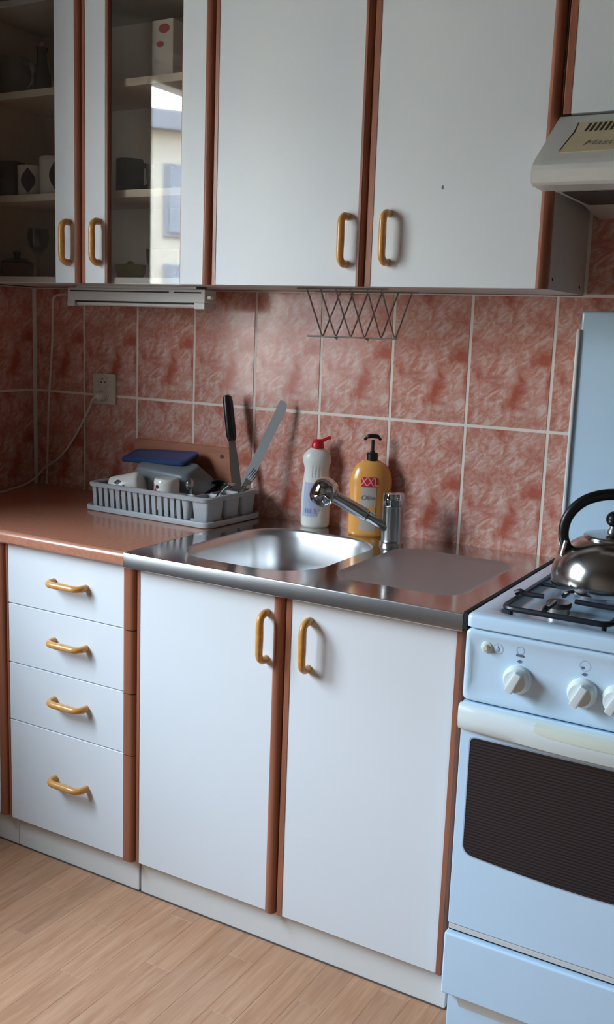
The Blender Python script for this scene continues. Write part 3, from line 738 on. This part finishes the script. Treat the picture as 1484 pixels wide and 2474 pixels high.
# white scouring cleaner
t = thing('cleaner_bottle', 'white cleaner bottle with red flip cap and pale blue label behind the sink', 'bottle'); t.location = (.163, -.048, ZC); t.rotation_euler = (0, 0, .50)
wp = [(0, 0)]+smooth_prof([(.031, 0), (.0355, .004), (.0372, .014), (.0372, .060), (.0365, .095), (.0335, .125), (.0315, .145), (.0325, .158), (.0355, .168), (.0362, .176), (.034, .187), (.026, .198), (.017, .205), (.0135, .208)], 4)+[(0, .208)]
MB().lathe(wp, 48, 1.0, .66).build('body', 'white_plastic', t)
for k in range(5):
    x_ = -.012+k*.0075
    patch(lambda f, x_=x_: (x_-.0011, x_+.0011, .132+.030*f), wp, 1, .66, 'porcelain', 'rib', t, 2, 6, .0012)
lb = patch(lambda f: (-.0335+.004*f, .004+.016*min(1, f*1.6)-.014*max(0, f-.6)*2.5, .030+.088*f), wp, 1, .66, 'label_blue', 'label', t)
wtext('IIII 5', .018, -.012, .044, wp, 1, .66, 'label_print', 'lettering', lb, h=.0012)
cpp = MB().lathe([(.0165, .206), (.0165, .214), (.013, .223), (.007, .228), (0, .2285)], 24).build('cap', 'red_plastic', t)
MB().tube([(.004, 0, .222), (.016, .0, .226), (.026, .0, .232), (.033, 0, .2335)], [.006, .0045, .004, .0045], 10).build('spout_tip', 'red_plastic', cpp)
# golden dispenser
t = thing('soap_dispenser', 'golden yellow pump bottle with black pump and red badge beside the tap', 'bottle'); t.location = (.322, -.052, ZC); t.rotation_euler = (0, 0, .50)
gp = [(0, 0)]+smooth_prof([(.041, 0), (.0455, .004), (.047, .012), (.0465, .05), (.0452, .085), (.0455, .115), (.0462, .132), (.0445, .150), (.0385, .168), (.029, .181), (.018, .1885), (.0125, .190)], 4)+[(0, .190)]
GX, GY = 1.14, .66
MB().lathe(gp, 56, GX, GY).build('body', 'gold_plastic', t)
lb = patch(lambda f: (-.027+.002*f, .013, .016+.108*f), gp, GX, GY, 'label_grey', 'label', t, 14, 24)
patch(lambda f: (-.027, .012, .064+.012*f), gp, GX, GY, 'gold_plastic', 'label_band', lb, 14, 4, .0009)
rb = patch(lambda f: (-.026, .0165-.004*(abs(f-.5)*2)**3, .126+.024*f), gp, GX, GY, 'label_red', 'badge', t, 16, 8, .0010)
wtext('XXL', .026, -.0055, .1375, gp, GX, GY, 'label_pink', 'lettering', rb, .1, .0016, 1.15, .88)
wtext('Olive', .0165, -.0075, .0985, gp, GX, GY, 'label_ink', 'lettering', lb, .3, .0012)
cl = MB().lathe([(.0140, .189), (.0140, .206), (.0125, .208), (.006, .2085), (.006, .212), (.0042, .2125), (.0042, .240), (0, .2405)], 24).build('pump', 'black_plastic', t)
MB().tube(spline([(.019, .002, .240), (.012, .0, .2475), (0, 0, .2495), (-.012, 0, .2475), (-.0215, -.001, .2395)], 4), [.0035]*4+[.0055]*9+[.0035]*4, 10).build('pump_head', 'black_plastic', cl)

# ------------------------------------------------------------------ drip tray, dish rack and the dishes
RX, RY, RZ = -.2275, -.142, math.radians(-2.0)
t = thing('drip_tray', 'pale grey plastic drip tray under the dish rack', 'tray'); t.location = (RX, RY, ZC); t.rotation_euler = (0, 0, RZ)
def trl(d, r_, z, w=.213, dp=.119): return [(p[0], p[1], z) for p in rrect(-w+d, w-d, -dp+d, dp-d, r_, 6)]
mb = MB(); mb.loops([trl(.004, .02, .0008), trl(.001, .022, .002), trl(0, .022, .012), trl(.001, .021, .0155), trl(.004, .02, .016), trl(.007, .018, .015), trl(.009, .017, .006), trl(.02, .015, .005)], cap0=True, cap1=True)
mb.build('tray', 'rack_plastic', t, angle=50)
ft = MB()
for sx_ in (-1, 1):
    for sy_ in (-1, 1): ft.box(sx_*.185-.015, sx_*.185+.015, sy_*.09-.01, sy_*.09+.01, 0, .0012)
ft.build('foot', 'rack_plastic', t)
t = thing('dish_rack', 'pale grey slatted plastic dish rack with cutlery cups on the worktop', 'dish rack'); t.location = (RX, RY, ZC+.0075); t.rotation_euler = (0, 0, RZ)
ZR = .0695
w, dp = .204, .110
def rkl(d, r_, z): return [(p[0], p[1], z) for p in rrect(-w+d, w-d, -dp+d, dp-d, r_, 6)]
MB().loops([rkl(.010, .018, ZR-.012), rkl(-.003, .022, ZR-.011), rkl(-.005, .024, ZR-.003), rkl(-.002, .022, ZR), rkl(.006, .02, ZR), rkl(.010, .018, ZR-.003), rkl(.010, .018, ZR-.012)]).build('rim', 'rack_plastic', t, angle=50)
MB().loops([rkl(.018, .016, .0), rkl(.014, .018, .001), rkl(.014, .018, .010), rkl(.018, .016, .010), rkl(.020, .014, .003), rkl(.03, .01, .003)], cap0=True, cap1=True).build('floor_grid', 'rack_plastic', t, angle=50)
def slat(x, y, rot, wd=.0105, zb=.006):
    o = SL[0]
    if o is None:
        o = MB().prism([(-.0066, 0), (.0066, 0), (.0074, ZR-.008), (-.0074, ZR-.008)], 'y', -.0022, .0022, .0006, 1).build('slat', 'rack_plastic', t); SL[0] = o
    else: o = inst(o, (0, 0, 0), t)
    o.location = (x, y, .004); o.rotation_euler = (math.radians(5) if rot in (0,) else 0, 0, rot)
SL = [None]
for k in range(15):
    x_ = -.186+k*.0208
    slat(x_, -dp+.010, 0)
    slat(x_, dp-.010, PI)
for k in range(9): slat(-w+.010, -.085+k*.0208, -PI/2)
# three cutlery cups at the right end and one at the front right corner
def cup(x0, x1, y0, y1, name='cutlery_cup'):
    def cl_(d, z, r_=.010): return [(p[0], p[1], z) for p in rrect(x0+d, x1-d, y0+d, y1-d, r_, 5)]
    MB().loops([cl_(.006, .004), cl_(.005, .006), cl_(.0, ZR-.004), cl_(.0, ZR-.001), cl_(.002, ZR-.001), cl_(.003, ZR-.006), cl_(.007, .010)], cap0=True, cap1=True).build(name, 'rack_plastic', t, angle=50)
for (a, b_) in ((-.107, -.036), (-.031, .035), (.040, .105)): cup(.146, .2035, a, b_)
cup(.112, .142, -.108, -.078)

rackM = Matrix.Translation((RX, RY, ZC+.0075)) @ Matrix.Rotation(RZ, 4, 'Z')
def W(x, y, z): return rackM @ Vector((x, y, z))
ZI = .0105-.0065
# cutting board leaning on the tiles behind the rack
t = thing('cutting_board', 'reddish wooden cutting board leaning against the tiles behind the rack', 'cutting board')
t.location = (-.292, -.0145, ZC); 
bd = MB(); bd.prism(rrect(-.172, .172, 0, .176, .014, 5), 'y', -.006, .006, .0015, 1); o = bd.build('board', 'board_wood', t)
o.location = (0, .002, 0)
MB().lathe([(0, 0), (.006, 0), (.006, .0006), (0, .0006)], 16, c=(.137, -.0063, .150), M=Matrix.Rotation(PI/2, 4, 'X')).build('hanging_hole', 'print_dark', o)
# upturned milky food box
def frustum(mb, w0, d0, w1, d1, h, r0=.02, th=.0015):
    L_ = []
    for (w_, d_, z_, r_) in ((w0, d0, 0, r0), (w0+.004, d0+.004, .001, r0), (w0+.004, d0+.004, .004, r0), (w0, d0, .005, r0), ((w0+w1)/2, (d0+d1)/2, h*.5, r0), (w1, d1, h-.008, r0), (w1-.003, d1-.003, h-.002, r0), (w1-.010, d1-.010, h, r0*.8)):
        L_.append([(p[0], p[1], z_) for p in rrect(-w_, w_, -d_, d_, r_, 6)])
    mb.loops(L_, cap1=True)
t = thing('food_box', 'milky grey plastic food box lying upside down in the rack', 'container')
t.location = W(-.042, .045, .062); t.rotation_euler = (math.radians(20), math.radians(3), RZ)
mb = MB(); frustum(mb, .122, .058, .090, .040, .060); mb.build('box', 'milky_plastic', t, angle=50)
t = thing('plastic_plate', 'dark blue plastic plate lying on top of the upturned food box', 'plate')
t.location = W(-.096, .060, .127); t.rotation_euler = (math.radians(16), math.radians(-2.5), RZ+.03)
L_ = [[(p[0], p[1], z_) for p in rrect(-.112+d_, .112-d_, -.042+d_, .042-d_, .016, 6)] for d_, z_ in ((.002, 0), (0, .002), (0, .009), (.003, .0115), (.010, .012), (.013, .0105), (.02, .0105))]
MB().loops(L_, cap0=True, cap1=True).build('plate', 'blue_plastic', t, angle=50)
# dark saucepan-like bowl on its side
t = thing('dark_bowl', 'dark brown bowl propped on edge behind the cutlery in the rack', 'bowl')
t.location = W(.104, .074, .046); t.rotation_euler = (math.radians(78), math.radians(6), RZ); t.scale = (.75, .75, .75)
MB().lathe([(0, -.028), (.030, -.028), (.040, -.022), (.050, -.004), (.054, .016), (.0555, .017), (.053, .016), (.047, -.002), (.036, -.018), (0, -.023)], 40).build('bowl', 'dark_pan', t)
# mugs
def mug(name, label, loc, rot, r_, h, body, deco, decom, group=None, hand=True, deco2=None):
    t = thing(name, label, 'mug', group); t.location = loc; t.rotation_euler = rot
    mp_ = [(0, 0), (r_*.86, 0), (r_*.95, .003), (r_, .010), (r_, h-.002), (r_*.985, h), (r_*.93, h-.002), (r_*.92, .008), (0, .006)]
    MB().lathe(mp_, 36).build('body', body, t)
    pr = [(r_, 0), (r_, h)]
    for i, (cx_, cz_, wx_, hz_) in enumerate(deco):
        patch(lambda f, c=cx_, z=cz_, ww=wx_, hh=hz_: (c-ww*math.sin(PI*min(.97, max(.03, f))), c+ww*math.sin(PI*min(.97, max(.03, f))), z-hh+2*hh*f), pr, 1, 1, (deco2 if deco2 and i % 2 else decom), 'printed_motif', t, 6, 8, .0006)
    if hand:
        MB().tube(spline([(r_*.96, 0, h*.82), (r_+.016, 0, h*.80), (r_+.024, 0, h*.55), (r_+.016, 0, h*.26), (r_*.96, 0, h*.18)], 5), .0045, 8, flat=1.4).build('handle', body, t)
    return t
t = thing('serving_platter', 'white oval platter lying under the mugs in the dish rack', 'platter'); t.location = W(-.045, -.030, .0035); t.rotation_euler = (0, 0, RZ)
MB().lathe([(0, 0), (.030, 0), (.034, .003), (.052, .011), (.053, .0125), (.050, .0125), (.033, .005), (0, .004)], 40, sx=2.2).build('platter', 'porcelain', t)
fl = [(-.022, .040, .007, .010), (-.008, .034, .008, .012), (.008, .040, .007, .009), (.020, .034, .006, .011), (-.016, .020, .006, .006), (.004, .018, .007, .006)]
mug('mug', 'white flowered mug tipped on its side at the left of the rack', W(-.075, -.040, .068), (math.radians(0), math.radians(-104), RZ+.35), .036, .082, 'porcelain', [(a, b_+.02, c, d_) for a, b_, c, d_ in fl], 'print_brown', 'mugs in the dish rack', hand=False, deco2='print_dark')
mug('mug', 'white flowered mug standing upside down in the middle of the rack', W(.022, -.052, .0965), (PI, 0, RZ-.6+PI), .034, .080, 'porcelain', [(a, b_+.0, c, d_) for a, b_, c, d_ in fl], 'print_dark', 'mugs in the dish rack', hand=True, deco2='print_red')
t = thing('small_cup', 'small pale cup upside down beside the middle mug in the rack', 'cup'); t.location = W(.078, -.062, .0045)
MB().lathe([(.024, 0), (.025, .002), (.0225, .030), (.019, .050), (.017, .056), (.014, .058), (0, .0585)], 32).build('body', 'porcelain_grey', t)
t = thing('ladle', 'steel ladle bowl sticking up next to the small cup in the rack', 'ladle'); t.location = W(.104, -.052, .0045)
MB().tube([(0, 0, 0), (0, 0, .078), (-.004, 0, .088)], [.004, .004, .005], 8).build('stem', 'chrome', t)
MB().lathe([(0, -.012), (.010, -.009), (.0135, 0), (.012, .010), (.006, .016), (0, .0175)], 20, sx=.8, c=(-.004, 0, .082)).build('bowl', 'satin_chrome', t)
# cutlery
def blade(pts2, th):
    bm = bmesh.new(); A_ = [bm.verts.new(dirv*b_+sd*a_+nn*th) for a_, b_ in pts2]; B_ = [bm.verts.new(dirv*b_+sd*a_-nn*th) for a_, b_ in pts2]; n = len(pts2)
    bm.faces.new(A_); bm.faces.new(list(reversed(B_)))
    for i in range(n): bm.faces.new((A_[i], B_[i], B_[(i+1) % n], A_[(i+1) % n]))
    mb = MB(); mb.merge(bm); return mb
t = thing('spatula', 'kitchen spatula with a thick black handle standing in a cutlery cup', 'utensil'); t.location = W(.170, .072, .012)
a = Vector((-.0665+.0605, 0, 0))
dirv = (Vector((-.1146, -.058, 1.166))-t.location).normalized()
L_ = (Vector((-.1146, -.058, 1.166))-t.location).length
sd = dirv.cross(Vector((.45, -.89, 0))).normalized(); nn = sd.cross(dirv)
blade([(-.006, 0), (.006, 0), (.0125, .05), (.0125, .12), (.008, L_-.112), (-.008, L_-.112), (-.0125, .12), (-.0125, .05)], .0014).build('shaft', 'wire_steel', t)
MB().tube([dirv*(L_-.122), dirv*(L_-.110), dirv*(L_-.06), dirv*(L_-.015), dirv*(L_-.004), dirv*L_], [.012, .0165, .0165, .0160, .0135, .007], 14, flat=.75).build('handle', 'black_plastic', t)
t = thing('knife', 'long pale steel knife standing blade up in a cutlery cup', 'knife'); t.location = W(.176, .030, .012)
e = Vector((.0545, -.040, 1.159)); dirv = (e-t.location).normalized(); L_ = (e-t.location).length
nb_ = Vector((-yaw*0, -1, 0)); sd = dirv.cross(Vector((.45, -.89, 0))).normalized(); nn = sd.cross(dirv)
blade([(-.0125, .085), (.0125, .085), (.0135, L_-.020), (.009, L_-.004), (-.002, L_), (-.0115, L_-.001)], .0012).build('blade', 'rack_plastic', t)
MB().tube([dirv*0, dirv*.088], [.007, .0085], 10, flat=.55).build('handle', 'satin_chrome', t)
t = thing('fork', 'steel fork with tines up leaning beside the knife', 'fork'); t.location = W(.172, -.004, .012)
e = Vector((.018, -.105, .984)); dirv = (e-t.location).normalized(); L_ = (e-t.location).length; sd = dirv.cross(Vector((.45, -.89, 0))).normalized(); nn = sd.cross(dirv)
MB().tube([dirv*0, dirv*(L_*.45), dirv*(L_-.052)], [.0035, .003, .003], 8).build('stem', 'chrome', t)
blade([(-.003, L_-.055), (.003, L_-.055), (.0095, L_-.042), (.0095, L_-.034), (-.0095, L_-.034), (-.0095, L_-.042)], .0008).build('neck', 'chrome', t)
for k in range(4):
    o_ = -.008+k*.00533
    MB().tube([dirv*(L_-.036)+sd*o_, dirv*(L_-.004)+sd*o_, dirv*L_+sd*o_], [.0015, .0014, .0006], 6).build('tine', 'chrome', t)
t = thing('spoon', 'steel spoon lying over the rim of the front cutlery cup', 'spoon'); t.location = W(.168, -.060, .014)
MB().tube(spline([(0, 0, 0), (.012, .006, .040), (.026, .024, .070), (.034, .036, .080)], 4), .0028, 8).build('handle', 'chrome', t)
MB().lathe([(0, -.004), (.010, -.002), (.014, .001), (.0135, .0016), (.009, 0), (0, -.002)], 24, sx=1.35, c=(.036, .040, .083)).build('bowl', 'chrome', t)

# ------------------------------------------------------------------ hanging wire rack under the cabinet
t = thing('wire_holder', 'folded zigzag wire holder hanging under the wall cabinet over the sink', 'wire rack')
yf_, yb_, ya_ = -.232, -.068, -.150; zt_, zb_ = ZU-.003, 1.331
MB().tube([(.196, yf_, zt_), (.430, yf_, zt_)], .0019, 8).build('top_rail', 'wire_steel', t)
MB().tube([(.150, yb_, zt_), (.430, yb_, zt_)], .0019, 8).build('top_rail', 'wire_steel', t)
for xa_ in (.222, .258, .298, .335, .378, .414):
    MB().tube([(xa_, yf_, zt_), (xa_, ya_-.006, zb_+.006), (xa_, ya_, zb_+.002), (xa_, ya_+.006, zb_+.006), (xa_, yb_, zt_)], .0018, 8).build('wire', 'wire_steel', t)
MB().tube([(.180, ya_, zb_), (.418, ya_, zb_)], .0021, 8).build('bottom_rail', 'wire_steel', t)
for x_ in (.262, .345): MB().tube([(x_-.004, ya_-.002, zb_-.002), (x_+.004, ya_-.009, zb_-.004)], .0026, 8).build('wire_tip', 'chrome', t)

# ------------------------------------------------------------------ under-cabinet lamp with its cable, socket and cord
t = thing('cabinet_lamp', 'grey under-cabinet strip lamp below the glass cabinet', 'lamp')
lx0, lx1, ly0, ly1 = -.583, -.116, -.165, -.115
MB().box(lx0, lx1, ly0, ly1, 1.402, ZU-.006, .003, 2).box(lx0+.03, lx1-.03, ly0+.004, ly1, ZU-.006, ZU-.0003).build('housing', 'lamp_plastic', t)
MB().box(lx0+.012, lx1-.115, ly0-.0012, ly0+.002, 1.4265, 1.4300).box(lx1-.097, lx1-.012, ly0-.0012, ly0+.002, 1.4262, 1.4297).build('seam', 'gap_black', t)
for (a, b_) in ((lx0, lx0+.028), (lx1-.034, lx1)): MB().box(a, b_, ly0-.001, ly1, 1.3865, 1.403, .002, 2).build('end_cap', 'lamp_plastic', t)
MB().tube([(lx0+.028, ly0+.016, 1.3965), (lx1-.034, ly0+.016, 1.3965)], .0075, 16).build('tube', 'lamp_tube', t)
MB().box(lx0+.028, lx1-.034, ly0+.002, ly0+.006, 1.3985, 1.402).build('tube_shadow_gap', 'gap_black', t)
MB().box(lx1, lx1+.014, ly0+.008, ly0+.020, 1.412, 1.421, .002, 1).build('switch', 'white_plastic', t)
MB().tube(spline([(lx0+.004, -.140, 1.418), (lx0-.035, -.110, 1.420), (-.690, -.045, 1.422), (-.770, -.014, 1.418), (-.786, -.011, 1.395), (-.790, -.010, 1.30), (-.796, -.010, 1.22), (-.808, -.010, 1.09), (-.814, -.010, .96), (-.819, -.011, .8455)], 8), .0032, 8).build('cable', 'cable_white', t)
t = thing('wall_socket', 'cream double wall socket on the tiles above the worktop', 'socket')
sxa, sxb = -.6235, -.5385; sza, szb = 1.108, 1.198
MB().box(sxa, sxb, -.017, -.0082, sza, szb, .003, 2).build('plate', 'socket_plastic', t)
for (cx_, cz_) in ((-.583, 1.1735), (-.583, 1.1335)):
    b0 = MB().lathe([(.0195, 0), (.0195, .0035), (.0175, .004), (.0165, .0015), (0, .0012)], 32, c=(cx_, -.0165, cz_), M=Matrix.Rotation(PI/2, 4, 'X')).build('outlet', 'socket_plastic', t)
    for dx in (-.0075, .0075): MB().lathe([(0, 0), (.0026, 0), (.0026, .0005), (0, .0005)], 12, c=(cx_+dx, -.0178, cz_-.001), M=Matrix.Rotation(PI/2, 4, 'X')).build('pin_hole', 'socket_dark', b0)
    MB().tube([(cx_, -.017, cz_+.009), (cx_, -.024, cz_+.009)], .0024, 8).build('earth_pin', 'satin_chrome', b0)
t = thing('power_cord', 'thin white cord from the wall socket running down to the worktop corner', 'cord')
MB().tube(spline([(-.592, -.026, 1.1335), (-.612, -.030, 1.122), (-.640, -.020, 1.085), (-.700, -.017, .997), (-.755, -.019, .935), (-.812, -.021, .900), (-.838, -.040, .865), (-.845, -.085, .8462), (-.822, -.150, .8460), (-.800, -.215, .8460), (-.800, -.300, .8460)], 8), .0032, 8).build('cable', 'cable_white', t)
MB().lathe([(.012, 0), (.014, .003), (.013, .020), (.008, .026), (0, .027)], 24, c=(-.583, -.0182, 1.1335), M=Matrix.Rotation(PI/2, 4, 'X')).build('plug', 'cable_white', t)

# ------------------------------------------------------------------ crockery inside the glass cabinet
z1, z2, z0 = SH[0]+.008, SH[1]+.008, ZU+.0172
fl2 = [(-.020, .045, .009, .018), (.010, .040, .011, .022), (.026, .055, .006, .012)]
mug('mug', 'dark mug with a red picture, leftmost on the lower shelf of the glass cabinet', (-.795, -.165, z1), (0, 0, .7+PI*.5), .043, .100, 'porcelain_dark', [(-.012, .040, .016, .030)], 'print_red', 'mugs in the glass cabinet', hand=False)
mug('mug', 'pale mug with a dark picture, second on the lower glass cabinet shelf', (-.713, -.170, z1), (0, 0, .6), .034, .086, 'porcelain', [(0, .045, .020, .032)], 'print_dark', 'mugs in the glass cabinet', hand=False)
mug('mug', 'tall pale mug partly hidden by the middle stile of the glass cabinet', (-.630, -.165, z1), (0, 0, .6), .038, .105, 'porcelain', [(.01, .055, .016, .036)], 'print_dark', 'mugs in the glass cabinet', hand=False)
mug('mug', 'dark brown mug on the lower shelf behind the right glass door', (-.375, -.150, z1), (0, 0, .2), .036, .090, 'porcelain_dark', [(0, .045, .010, .036)], 'dark_pan', 'mugs in the glass cabinet')
t = thing('cup', 'smoky grey cup behind the right glass door beside the dark mug', 'cup'); t.location = (-.285, -.140, z1)
MB().lathe([(0, 0), (.024, 0), (.030, .006), (.036, .070), (.0365, .072), (.034, .070), (.028, .010), (0, .008)], 32).build('body', 'porcelain_grey', t)
t = thing('jug', 'pale jug on the upper shelf behind the left glass door', 'jug'); t.location = (-.790, -.150, z2)
MB().lathe([(0, 0), (.034, 0), (.046, .010), (.052, .040), (.047, .075), (.040, .098), (.044, .112), (.041, .110), (.036, .096), (.046, .040), (0, .010)], 36).build('body', 'porcelain_grey', t)
MB().tube(spline([(.042, 0, .095), (.070, 0, .088), (.072, 0, .050), (.048, 0, .028)], 5), .005, 8).build('handle', 'porcelain_grey', t)
t = thing('vase', 'slim black vase on the upper shelf of the glass cabinet', 'vase'); t.location = (-.668, -.165, z2)
MB().lathe([(0, 0), (.022, 0), (.027, .015), (.026, .050), (.015, .085), (.013, .110), (.016, .125), (.013, .124), (.010, .100), (0, .020)], 32).build('body', 'glass_dark', t)
MB().lathe([(0, .140), (.006, .137), (.008, .132), (.006, .126), (0, .124)], 16).build('stopper', 'print_red', t)
t = thing('box', 'white box with red ovals on the upper shelf behind the right glass door', 'box'); t.location = (-.255, -.150, z2)
MB().box(-.034, .034, -.022, .022, 0, .150, .003, 2).build('carton', 'porcelain', t)
for (cz_, w_, cx_) in ((.128, .017, .006), (.092, .011, -.006)):
    MB().lathe([(0, .0006), (w_, .0006), (w_, 0), (0, 0)], 24, sy=.65, c=(cx_, -.0221, cz_), M=Matrix.Rotation(PI/2, 4, 'X')).build('printed_oval', 'print_red', t)
t = thing('lemon_squeezer', 'yellow plastic citrus squeezer on the bottom of the glass cabinet', 'squeezer'); t.location = (-.372, -.150, z0)
MB().lathe([(0, .004), (.020, 0), (.034, .006), (.040, .022), (.042, .036), (.0425, .038), (.039, .037), (.036, .022), (.028, .012), (0, .010)], 36).build('dish', 'yellow_thing', t)
MB().lathe([(.020, .010), (.017, .030), (.010, .044), (0, .050)], 20).build('cone', 'yellow_thing', t)
t = thing('brown_bowl', 'brown bowl beside the yellow squeezer in the glass cabinet', 'bowl'); t.location = (-.285, -.120, z0)
MB().lathe([(0, 0), (.024, 0), (.028, .006), (.044, .050), (.046, .078), (.0445, .077), (.041, .050), (.024, .010), (0, .008)], 36).build('body', 'print_brown', t)
t = thing('casserole', 'dark red casserole dish at the bottom left of the glass cabinet', 'pot'); t.location = (-.778, -.160, z0)
MB().lathe([(0, 0), (.038, 0), (.044, .006), (.046, .038), (.0475, .040), (.0445, .040), (.042, .008), (0, .006)], 40).build('pot', 'print_brown', t)
MB().lathe([(.0465, .0405), (.044, .046), (.028, .054), (.007, .057), (.007, .063), (.011, .068), (.009, .074), (0, .075)], 40).build('lid', 'glass_dark', t)
t = thing('wine_glass', 'clear stemmed glass at the bottom of the glass cabinet', 'glass'); t.location = (-.690, -.165, z0)
MB().lathe([(0, .001), (.028, 0), (.029, .002), (.006, .005), (.0035, .012), (.0035, .060), (.010, .066), (.026, .085), (.031, .110), (.027, .135), (.0255, .135), (.029, .110), (.024, .087), (0, .070)], 36).build('glass', 'drinking_glass', t)
